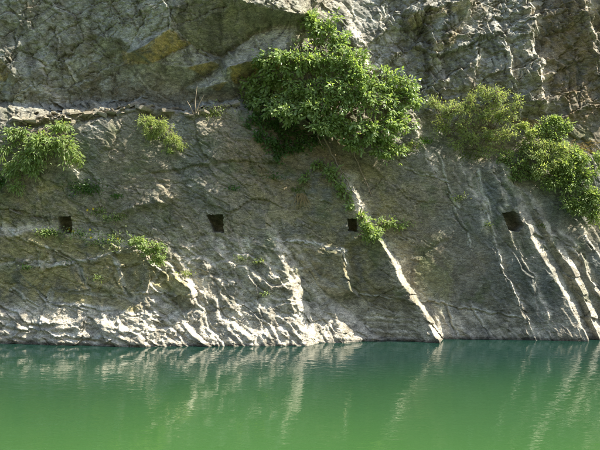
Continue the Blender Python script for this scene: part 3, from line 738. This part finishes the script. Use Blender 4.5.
# ------------------------------------------------------------------ plants
def leaf_material(name, base, var, trans, gloss=.45):
    m, nt, out = material(name)
    at = node(nt, 'ShaderNodeAttribute', attribute_name='rnd')
    mx = node(nt, 'ShaderNodeMix', data_type='RGBA')
    mx.inputs[6].default_value = (*base, 1); mx.inputs[7].default_value = (*var, 1)
    nt.links.new(at.outputs['Fac'], mx.inputs[0])
    b = node(nt, 'ShaderNodeBsdfPrincipled', Roughness=gloss)
    b.inputs['Specular IOR Level'].default_value = .4
    t = node(nt, 'ShaderNodeBsdfTranslucent')
    sc = node(nt, 'ShaderNodeVectorMath', operation='MULTIPLY'); sc.inputs[1].default_value = (1.5, 1.5, .7)
    nt.links.new(mx.outputs[2], sc.inputs[0])
    nt.links.new(mx.outputs[2], b.inputs['Base Color']); nt.links.new(sc.outputs[0], t.inputs['Color'])
    ms = node(nt, 'ShaderNodeMixShader'); ms.inputs[0].default_value = trans
    nt.links.new(b.outputs[0], ms.inputs[1]); nt.links.new(t.outputs[0], ms.inputs[2]); nt.links.new(ms.outputs[0], out.inputs[0])
    return m
def bark_material(name, c0, c1):
    m, nt, out = material(name)
    b = node(nt, 'ShaderNodeBsdfPrincipled', Roughness=.85)
    tc = node(nt, 'ShaderNodeTexCoord'); n1 = node(nt, 'ShaderNodeTexNoise', Scale=22.0, Detail=4.0)
    mx = node(nt, 'ShaderNodeMix', data_type='RGBA'); mx.inputs[6].default_value = (*c0, 1); mx.inputs[7].default_value = (*c1, 1)
    nt.links.new(tc.outputs['Object'], n1.inputs[0]); nt.links.new(n1.outputs[0], mx.inputs[0]); nt.links.new(mx.outputs[2], b.inputs['Base Color'])
    nt.links.new(b.outputs[0], out.inputs[0])
    return m
LEAF_TREE = leaf_material('broad_leaf', (.185, .280, .085), (.330, .410, .185), .48, .36)
LEAF_IVY = leaf_material('dark_leaf', (.050, .110, .025), (.095, .170, .040), .35)
LEAF_FINE = leaf_material('fine_leaf', (.250, .320, .125), (.400, .450, .230), .58, .6)
LEAF_SHRUB = leaf_material('shrub_leaf', (.200, .290, .095), (.330, .400, .175), .50, .5)
GRASS = leaf_material('grass_blade', (.080, .150, .025), (.175, .215, .060), .4, .6)
GRASS_DARK = leaf_material('green_blade', (.045, .130, .018), (.090, .190, .025), .4, .6)
DRY = leaf_material('dry_blade', (.26, .19, .08), (.38, .29, .14), .3, .8)
YELLOW = leaf_material('yellow_petal', (.65, .50, .03), (.75, .62, .06), .3, .6)
BARK = bark_material('bark', (.10, .075, .05), (.22, .18, .13))
BARK_PALE = bark_material('pale_bark', (.20, .15, .10), (.40, .33, .24))

class Tubes:
    def __init__(s): s.v = []; s.f = []; s.n = 0
    def add(s, pts, r0, r1, sides=5):
        pts = np.asarray(pts, float); n = len(pts)
        tg = np.gradient(pts, axis=0); tg /= np.linalg.norm(tg, axis=1)[:, None] + 1e-9
        ref = np.array([.3, 1, .2]); a = np.cross(tg, ref); a /= np.linalg.norm(a, axis=1)[:, None] + 1e-9; b = np.cross(tg, a)
        r = np.linspace(r0, r1, n)
        th = np.arange(sides) * 2 * math.pi / sides
        ring = pts[:, None] + r[:, None, None] * (np.cos(th)[None, :, None] * a[:, None] + np.sin(th)[None, :, None] * b[:, None])
        s.v.append(ring.reshape(-1, 3))
        i = np.arange(n - 1)[:, None] * sides + np.arange(sides)[None]; j = np.arange(n - 1)[:, None] * sides + (np.arange(sides)[None] + 1) % sides
        s.f.append((np.stack([i, j, j + sides, i + sides], -1).reshape(-1, 4)) + s.n)
        s.n += n * sides
    def build(s, name, mat, parent, origin):
        return mesh_np(name, np.vstack(s.v) - origin, np.vstack(s.f), mat, parent)

LT = np.array([(0, 0, 0), (.28, .36, .06), (.68, .33, .04), (1, 0, -.10), (.68, -.33, .04), (.28, -.36, .06), (.5, 0, -.02)])
LF = np.array([(6, 0, 1), (6, 1, 2), (6, 2, 3), (6, 3, 4), (6, 4, 5), (6, 5, 0)])
class Leaves:
    def __init__(s, seed): s.p = []; s.d = []; s.n = []; s.l = []; s.w = []; s.r = np.random.default_rng(seed)
    def add(s, p, d, n, l, w): s.p.append(p); s.d.append(d); s.n.append(n); s.l.append(l); s.w.append(w)
    def build(s, name, mat, parent, origin):
        p = np.vstack(s.p); d = np.vstack(s.d); n = np.vstack(s.n); l = np.concatenate(s.l); w = np.concatenate(s.w)
        d = d / (np.linalg.norm(d, axis=1)[:, None] + 1e-9)
        t = np.cross(n, d); t /= np.linalg.norm(t, axis=1)[:, None] + 1e-9
        n = np.cross(d, t)
        co = p[:, None] + LT[None, :, 0:1] * l[:, None, None] * d[:, None] + LT[None, :, 1:2] * w[:, None, None] * t[:, None] + LT[None, :, 2:3] * l[:, None, None] * n[:, None]
        f = (LF[None] + 7 * np.arange(len(p))[:, None, None]).reshape(-1, 3)
        rnd = np.repeat(np.clip(s.r.normal(.45, .28, len(p)), 0, 1), 7)
        co = co.reshape(-1, 3)
        ys = -p_at(co[:, 0], co[:, 2]) - .012          # leaves stay outside the rock
        co[:, 1] = np.minimum(co[:, 1], ys)
        return mesh_np(name, co - origin, f, mat, parent, False, ('rnd', rnd))

def curve(a, b, sag, n, rng, wob=.05):
    t = np.linspace(0, 1, n)[:, None]
    L = np.linalg.norm(b - a)
    p = a + (b - a) * t + np.array([0, 0, 1.0]) * sag * L * 4 * t * (1 - t)
    w = rng.normal(0, wob * L / 2, (n, 3)); w[0] = 0
    p = p + np.cumsum(w, 0) * .5
    ys = -p_at(p[:, 0], p[:, 2]) - .02
    p[:, 1] = np.minimum(p[:, 1], ys)
    return p

def thing(name, label, cat, origin, group=None):
    o = bpy.data.objects.new(name, None); COL.objects.link(o)
    o.location = origin; o.empty_display_size = .2
    o['label'] = label; o['category'] = cat
    if group: o['group'] = group
    return o

def bush(name, label, cat, root, blobs, mat, leaf=(.09, .14), asp=.62, per=18, sag=.10, droop=.35, rad=.03, seed=1, depth=.6, group=None,
         wood=BARK, crown='foliage', stem='branches', face=.55, hug=None, twig_r=.006):
    """root pixel, blobs = (px, py, half width px, half height px, metres out of the rock, twigs)"""
    rng = np.random.default_rng(seed)
    org = spot(*root)
    T = thing(name, label, cat, org, group)
    tb = Tubes(); lv = Leaves(seed + 50)
    for (bx, by, rx, ry, out, nt_) in blobs:
        c = spot(bx, by, out)
        s = (DIST - 1) / FPX
        R = np.array([rx * s, max(min(rx, ry) * s * depth, .05), ry * s])
        limb = curve(org, c, sag, 8, rng, .10)
        tb.add(limb, rad * (.5 + .5 * min(1, nt_ / 30)), rad * .28, 6)
        for k in range(nt_):
            v = rng.normal(0, 1, 3); v /= np.linalg.norm(v)
            e = c + v * R * (rng.random() ** .40) * 1.05
            e[1] = min(e[1], -p_at(np.array([e[0]]), np.array([e[2]]))[0] - .03)
            a = limb[rng.integers(4, 8)] if rng.random() < .75 else c + (e - c) * .15
            tw = curve(a, e, sag * .8, 6, rng, .12)
            tb.add(tw, twig_r * 1.6, twig_r * .5, 3)
            m = max(2, int(per * rng.uniform(.6, 1.4)))
            t = rng.uniform(.30, 1.04, m) * 5
            i = np.clip(t.astype(int), 0, 4); f = (t - i)[:, None]
            pos = tw[i] * (1 - f) + tw[i + 1] * f
            tdir = tw[i + 1] - tw[i]; tdir /= np.linalg.norm(tdir, axis=1)[:, None] + 1e-9
            side = rng.normal(0, 1, (m, 3)); side[:, 1] -= .25
            d = tdir * .7 + side * .75 + np.array([0, 0, -droop])
            nrm = rng.normal(0, .42, (m, 3)) + np.array([.42, -face, .70])
            L = rng.uniform(leaf[0], leaf[1], m)
            pos = pos + side * leaf[1] * .25
            lv.add(pos, d, nrm, L, L * asp * rng.uniform(.8, 1.2, m))
    tb.build(stem, wood, T, org)
    lv.build(crown, mat, T, org)
    return T

def tuft(name, label, cat, root, mat, n=60, length=(.15, .35), spread=.12, lean=(0, -.3, 0), droop=.5, width=.008, seed=1, group=None, part='blades', flowers=0, leafmat=None):
    rng = np.random.default_rng(seed)
    org = spot(*root)
    T = thing(name, label, cat, org, group)
    k = 5
    vs_, fs = [], []
    for i in range(n):
        b = org + np.array([rng.normal(0, spread), -.01, rng.normal(0, spread * .35)])
        b[1] = -p_at(np.array([b[0]]), np.array([b[2]]))[0] + .01
        d = np.array([rng.normal(0, .55), -abs(rng.normal(.25, .25)), 1.0]) + np.array(lean)
        d /= np.linalg.norm(d)
        L = rng.uniform(*length)
        t = np.linspace(0, 1, k)[:, None]
        c = b + d * L * t + np.array([d[0] * .3, -.12, -1]) * droop * L * t * t
        sidev = np.cross(d, [rng.normal(0, .3), -1, .2]); sidev /= np.linalg.norm(sidev) + 1e-9
        w = width * (1 - .9 * t)
        o = len(vs_) * 2 * k
        vs_.append(np.stack([c - sidev * w, c + sidev * w], 1).reshape(-1, 3))
        for q in range(k - 1): fs.append((o + 2 * q, o + 2 * q + 1, o + 2 * q + 3, o + 2 * q + 2))
    co = np.vstack(vs_)
    co[:, 1] = np.minimum(co[:, 1], -p_at(co[:, 0], co[:, 2]) - .008)
    rnd = np.repeat(np.clip(rng.normal(.5, .3, n), 0, 1), 2 * k)
    mesh_np(part, co - org, np.array(fs), mat, T, False, ('rnd', rnd))['kind'] = 'stuff'
    if leafmat:
        lv = Leaves(seed + 7)
        m = n * 2
        pos = org + np.stack([rng.normal(0, spread * 1.3, m), -rng.uniform(.03, .16, m), rng.normal(.06, spread * .5, m)], 1)
        L = rng.uniform(.045, .09, m)
        lv.add(pos, rng.normal(0, 1, (m, 3)) + np.array([0, -.3, .3]), rng.normal(0, .5, (m, 3)) + np.array([.2, -.5, .8]), L, L * .6)
        lv.build('foliage', leafmat, T, org)
    for i in range(flowers):
        c = org + np.array([rng.normal(0, spread * 1.2), 0, rng.uniform(.03, .16)])
        c[1] = -p_at(np.array([c[0]]), np.array([c[2]]))[0] - rng.uniform(.08, .16)
        fl_ = Leaves(seed + 90 + i)
        a = np.arange(6) * math.pi / 3
        d = np.stack([np.cos(a), -.35 + 0 * a, np.sin(a)], 1)
        fl_.add(np.tile(c, (6, 1)), d, np.tile([0, -1.0, .3], (6, 1)), np.full(6, .042), np.full(6, .034))
        fl_.build('flower', YELLOW, T, org)
    return T

# the broad-leaved tree at the middle of the ledge
tree = bush('broadleaf_tree', 'large broad-leaved tree growing out of the cliff ledge under the overhang', 'tree', (322, 134),
 [(322,26,20,13,.5,18), (335,42,22,14,.6,20), (290,62,42,18,.75,44), (345,62,36,18,.9,42), (388,84,32,18,.9,36), (268,84,28,14,.6,26), (312,88,44,18,.95,48),
  (356,98,44,22,1.05,54), (402,100,20,16,.8,18), (258,104,16,12,.45,10), (292,112,34,14,.7,24), (336,122,28,13,.85,24), (372,130,30,15,.9,34), (392,152,16,11,.7,14), (408,92,12,10,.6,10), (252,92,12,10,.4,12), (272,98,22,12,.5,22), (350,146,16,10,.6,16), (414,100,10,10,.5,14), (316,110,30,14,.9,34), (330,126,26,12,.8,26), (300,98,34,14,.9,30), (398,124,20,14,.8,24), (312,20,12,8,.4,12), (268,72,22,12,.5,20), (250,84,10,10,.4,10), (360,76,36,16,1.0,30), (388,148,20,12,.7,18)],
 LEAF_TREE, leaf=(.085, .145), asp=.66, per=28, sag=.12, droop=.4, rad=.06, seed=3, depth=.7, crown='crown', stem='trunk')
tb = Tubes(); rngt = np.random.default_rng(9); og = np.array(tree.location)
for path in ([(317,108,.35),(319,122,.3),(318,136,.25),(322,146,.18)], [(343,118,.4),(347,130,.3),(352,142,.25),(354,155,.12),(362,172,.03),(372,196,.02)], [(322,134,.05),(330,150,.05),(338,166,.05),(347,182,.05),(354,194,.04)]):
    pts = np.array([spot(*q) for q in path]); t = np.linspace(0, len(pts) - 1, 14); i = np.minimum(t.astype(int), len(pts) - 2); f = (t - i)[:, None]
    tb.add(pts[i] * (1 - f) + pts[i + 1] * f + rngt.normal(0, .012, (14, 3)), .032, .010, 6)
tb.build('root', BARK_PALE, tree, og)
bush('ivy', 'dark leafy creeper on the shaded rock left of the big tree roots', 'creeper', (278, 132),
 [(256,104,12,12,.10,14), (272,118,20,16,.14,26), (262,138,14,10,.08,14), (290,132,22,12,.12,26), (300,148,14,10,.10,12), (276,156,10,12,.06,8), (252,122,10,12,.06,12), (284,146,24,12,.10,24), (314,140,18,12,.15,18)],
 LEAF_IVY, leaf=(.07, .11), asp=.75, per=14, rad=.012, seed=12, depth=.35, sag=.03)
bush('hanging_vine', 'leafy vine hanging down the rock below the big tree', 'vine', (322, 158),
 [(318,166,8,6,.12,10), (331,172,10,9,.18,16), (340,184,8,9,.15,12), (347,196,6,7,.10,9), (350,205,4,8,.08,6), (306,178,7,5,.08,6)],
 LEAF_SHRUB, leaf=(.08, .13), asp=.75, per=10, rad=.015, seed=14, depth=.5, sag=-.03)
bush('leafy_shrub', 'bushy green shrub beside the narrow dark beam hole', 'shrub', (358, 236),
 [(366,226,10,8,.25,16), (372,234,13,9,.32,24), (384,224,13,6,.25,14), (400,226,11,4,.15,8), (362,214,8,4,.15,7)],
 LEAF_SHRUB, leaf=(.07, .12), per=15, rad=.014, seed=16, depth=.7, sag=.05)
bush('leafy_sprig', 'green trailing sprig below the right end of the big tree', 'plant', (404, 146),
 [(404,150,14,6,.15,12), (416,146,10,5,.12,8)], LEAF_FINE, leaf=(.06, .10), asp=.5, per=14, rad=.01, seed=18, sag=.03)
# left of the frame
bush('cliff_shrub', 'light green shrub spilling over the cliff at the left edge', 'shrub', (40, 132),
 [(16,134,16,7,.25,20), (44,146,22,14,.40,42), (66,150,14,16,.35,28), (62,128,12,7,.25,14), (28,160,18,10,.35,28), (12,172,12,8,.30,16), (16,186,7,7,.25,9), (78,160,6,8,.2,8), (2,150,12,10,.3,12), (34,170,8,7,.3,9)],
 LEAF_SHRUB, leaf=(.08, .15), asp=.36, per=20, rad=.018, seed=21, depth=.8, sag=.12, droop=.7)
bush('leafy_sprig', 'small drooping sprig at the far left edge below the light green shrub', 'plant', (-2, 176), [(0,182,6,7,.2,10)], LEAF_IVY, leaf=(.08,.13), asp=.5, per=12, rad=.01, seed=22)
bush('ledge_bush', 'feathery olive bush hanging off the ledge beside the bare twigs', 'bush', (154, 120),
 [(146,122,10,7,.2,22), (160,128,13,9,.28,36), (172,140,10,7,.22,22), (152,134,12,7,.22,20), (182,146,6,5,.15,8)],
 LEAF_FINE, leaf=(.05, .10), asp=.26, per=26, rad=.010, seed=24, depth=.8, sag=.10)
tuft('leafy_clump', 'bright green clump under the feathery olive bush', 'plant', (169, 153), GRASS_DARK, n=26, length=(.06, .14), spread=.08, seed=25, leafmat=LEAF_SHRUB)
tuft('grass_tuft', 'dark green grass tuft under the light green shrub', 'grass', (86, 190), GRASS_DARK, n=120, length=(.12, .30), spread=.20, seed=26, droop=.6, leafmat=LEAF_IVY)
tuft('grass_tuft', 'narrow strip of grass in a crack right of the dark tuft', 'grass', (117, 197), GRASS_DARK, n=50, length=(.08, .20), spread=.10, seed=27)
tuft('flower_clump', 'low green clump left of the yellow-flowered beam hole', 'plant', (50, 234), GRASS_DARK, n=70, length=(.08, .18), spread=.16, seed=28, leafmat=LEAF_SHRUB)
tuft('flower_clump', 'yellow-flowered clump on the sill of a square beam hole', 'flower', (80, 235), GRASS_DARK, n=50, length=(.06, .15), spread=.16, seed=29, flowers=5, leafmat=LEAF_SHRUB)
tuft('flower_clump', 'trailing green strip with few yellow flowers above the leafy bush', 'flower', (108, 242), GRASS_DARK, n=90, length=(.07, .17), spread=.28, seed=30, flowers=3, leafmat=LEAF_SHRUB)
tuft('flower_clump', 'pale green flowering clump above the left beam hole', 'flower', (98, 213), GRASS, n=30, length=(.05, .14), spread=.14, seed=31, flowers=2, leafmat=LEAF_SHRUB)
tuft('flower_clump', 'leafy clump beside the dark hollow in the rock', 'plant', (113, 219), GRASS_DARK, n=40, length=(.08, .18), spread=.14, seed=32, leafmat=LEAF_FINE)
bush('leafy_shrub', 'small bright shrub on the rock between the two left beam holes', 'shrub', (150, 262),
 [(140,244,9,7,.2,14), (152,248,14,10,.32,34), (158,260,8,7,.22,14), (134,240,6,4,.15,6)], LEAF_SHRUB, leaf=(.06, .11), per=14, rad=.012, seed=33, depth=.8, sag=.08)
tuft('leafy_clump', 'small green clump right of the bright shrub', 'plant', (186, 275), GRASS, n=24, length=(.06, .15), spread=.09, seed=34, leafmat=LEAF_FINE)
tuft('leafy_clump', 'small yellow-green clump on the sunlit fluted rock', 'plant', (241, 260), GRASS, n=14, length=(.05, .12), spread=.07, seed=35, leafmat=LEAF_FINE)
tuft('leafy_clump', 'yellow-green clump beside the slanting bright ridge', 'plant', (258, 263), GRASS, n=20, length=(.05, .13), spread=.08, seed=36, leafmat=LEAF_FINE)
tuft('leafy_clump', 'tiny green clump low on the fluted rock', 'plant', (266, 295), GRASS, n=10, length=(.04, .10), spread=.06, seed=37, leafmat=LEAF_SHRUB)
tuft('leafy_clump', 'tiny green sprout on the yellow rock block near the water', 'plant', (97, 279), GRASS_DARK, n=16, length=(.04, .10), spread=.10, seed=38, leafmat=LEAF_SHRUB)
tuft('leafy_clump', 'low green line on the joint of the lower left blocks', 'plant', (68, 264), GRASS_DARK, n=30, length=(.04, .10), spread=.20, seed=39)
tuft('leafy_clump', 'green sprout at the left end of the block joint', 'plant', (27, 269), GRASS_DARK, n=18, length=(.05, .12), spread=.08, seed=40, leafmat=LEAF_IVY)
tuft('fern', 'small fern on the ledge right of the bare twigs', 'fern', (212, 114), GRASS, n=60, length=(.12, .28), spread=.20, seed=41, leafmat=LEAF_FINE)
tuft('leafy_clump', 'small dark tuft on the grey rock above the slanted beam hole', 'plant', (234, 190), GRASS_DARK, n=24, length=(.05, .12), spread=.08, seed=42, leafmat=LEAF_IVY)
tuft('leafy_clump', 'green clump above the dry grass on the central slab', 'plant', (274, 178), GRASS_DARK, n=24, length=(.06, .14), spread=.12, seed=43, leafmat=LEAF_IVY)
tuft('dry_grass', 'hanging tuft of dry straw-coloured grass below the vine', 'grass', (301, 194), DRY, n=60, length=(.18, .42), spread=.05, lean=(.1, -.3, -1.6), droop=.7, seed=44)
tuft('grass_tuft', 'bright grass tuft on top of the dry grass', 'grass', (298, 191), GRASS, n=60, length=(.10, .26), spread=.12, seed=45)
tuft('leafy_clump', 'lone small tuft on the dark smooth wall right of the shrub', 'plant', (407, 226), GRASS, n=18, length=(.05, .13), spread=.10, seed=46, leafmat=LEAF_FINE)
tuft('leafy_clump', 'small yellow-green tuft high on the dark right wall', 'plant', (458, 199), GRASS, n=26, length=(.06, .14), spread=.12, seed=47, leafmat=LEAF_FINE)
# bare twigs on the ledge
org = spot(196, 114)
tw = thing('bare_twigs', 'bare pale upright twigs standing on the ledge', 'twigs', org)
for path in ([(196,114,.1),(195,104,.15),(196,95,.15),(197,86,.2)], [(196,112,.1),(200,102,.18),(204,95,.2)], [(194,114,.1),(190,106,.15),(187,101,.18)], [(197,114,.1),(199,108,.2),(203,106,.2)]):
    t_ = Tubes(); t_.add(np.array([spot(px, py, o) if False else np.array([(px - HPX) * (DIST + org[1] - o) / FPX, org[1] - o, CAMZ - (py - HPY) * (DIST + org[1] - o) / FPX]) for px, py, o in path]), .022, .007, 6)
    t_.build('twig', BARK_PALE, tw, org)
# right of the frame
RG = 'fine-leaved shrubs on the right slope'
def right(label, root, blobs, mat, seed, leaf, asp, per, **kw):
    if mat is LEAF_FINE: blobs = [(a, b, c, d, o * 1.7 + .1, n) for a, b, c, d, o, n in blobs]
    return bush('cliff_shrub', label, 'shrub', root, blobs, mat, leaf=leaf, asp=asp, per=per, rad=.016, seed=seed, depth=.75, group=RG, **kw)
right('feathery pale shrub right of the big tree', (448, 138), [(436,102,12,8,.22,28), (452,110,17,12,.28,54), (468,108,13,10,.25,34), (442,126,13,11,.18,30), (464,126,14,12,.2,34)], LEAF_FINE, 51, (.05, .10), .34, 15)
right('tallest feathery shrub in the middle of the right slope', (492, 142), [(482,92,10,8,.3,26), (496,96,15,12,.32,48), (504,114,16,12,.3,48), (484,114,13,12,.25,36), (516,100,9,6,.25,14), (470,96,8,6,.2,12)], LEAF_FINE, 52, (.05, .10), .34, 15)
right('low yellowish shrub under the tallest feathery shrub', (478, 152), [(470,138,15,10,.18,34), (490,136,16,11,.22,44), (508,136,14,11,.25,38), (456,144,12,8,.14,20), (486,152,13,7,.15,20)], LEAF_FINE, 53, (.045, .09), .4, 15)
right('leafy shrub above the lopsided beam hole', (514, 184), [(506,156,12,9,.2,26), (520,164,16,11,.22,42), (528,148,14,12,.25,38), (516,176,11,7,.15,18), (538,174,13,9,.2,26)], LEAF_SHRUB, 54, (.05, .10), .5, 19)
right('pale feathery shrub left of the rounded crest bush', (528, 140), [(522,124,10,7,.2,18), (532,136,13,9,.25,32), (542,146,12,9,.25,26)], LEAF_FINE, 66, (.05, .09), .38, 24)
right('bright green rounded bush at the crest of the right slope', (552, 142), [(552,121,12,6,.35,28), (566,127,11,8,.35,26), (540,130,13,10,.3,28), (556,140,16,12,.3,42)], LEAF_SHRUB, 55, (.06, .11), .55, 19)
right('yellow-green leafy shrub below the rounded crest bush', (544, 168), [(536,156,12,9,.25,26), (550,160,14,11,.28,40), (540,170,12,9,.25,26), (562,150,13,10,.3,32)], LEAF_FINE, 62, (.05, .10), .42, 22)
right('broad bright shrub on the slope near the right edge', (572, 190), [(564,166,15,12,.3,42), (578,156,15,12,.3,42), (552,182,14,9,.25,30), (568,184,16,11,.3,42), (586,176,15,12,.35,42)], LEAF_SHRUB, 56, (.06, .12), .5, 19)
right('drooping shrub at the right edge of the picture', (596, 198), [(590,196,14,12,.35,42), (580,208,16,10,.3,38), (594,216,12,11,.35,30), (570,202,12,8,.25,22), (602,200,10,12,.4,18)], LEAF_SHRUB, 57, (.06, .12), .5, 19)
right('small sprig beside the gully at the right edge', (600, 166), [(597,158,7,6,.3,14), (604,166,8,7,.3,12)], LEAF_SHRUB, 63, (.06, .11), .5, 16)
tuft('grass_tuft', 'straw-coloured grass hanging between the feathery shrubs', 'grass', (524, 122), DRY, n=120, length=(.15, .36), spread=.22, lean=(.2, -.3, -.9), droop=.9, seed=64)
tuft('grass_tuft', 'green grass below the feathery shrubs by the slab edges', 'grass', (470, 158), GRASS, n=120, length=(.12, .30), spread=.30, seed=65, droop=.7)
tuft('grass_tuft', 'pale dry grass on the crest of the right slope', 'grass', (578, 148), DRY, n=140, length=(.15, .38), spread=.30, lean=(.2, -.3, -.6), droop=.9, seed=58)
tuft('grass_tuft', 'dark grass tuft beside the slab edge under the big tree', 'grass', (424, 142), GRASS_DARK, n=60, length=(.10, .24), spread=.16, seed=59)
tuft('leafy_clump', 'small green clump under the lopsided beam hole', 'plant', (487, 226), GRASS, n=14, length=(.04, .12), spread=.06, seed=60, leafmat=LEAF_FINE)
tuft('grass_tuft', 'small grass tuft right of the lopsided beam hole', 'grass', (541, 226), GRASS, n=40, length=(.06, .15), spread=.10, seed=61)
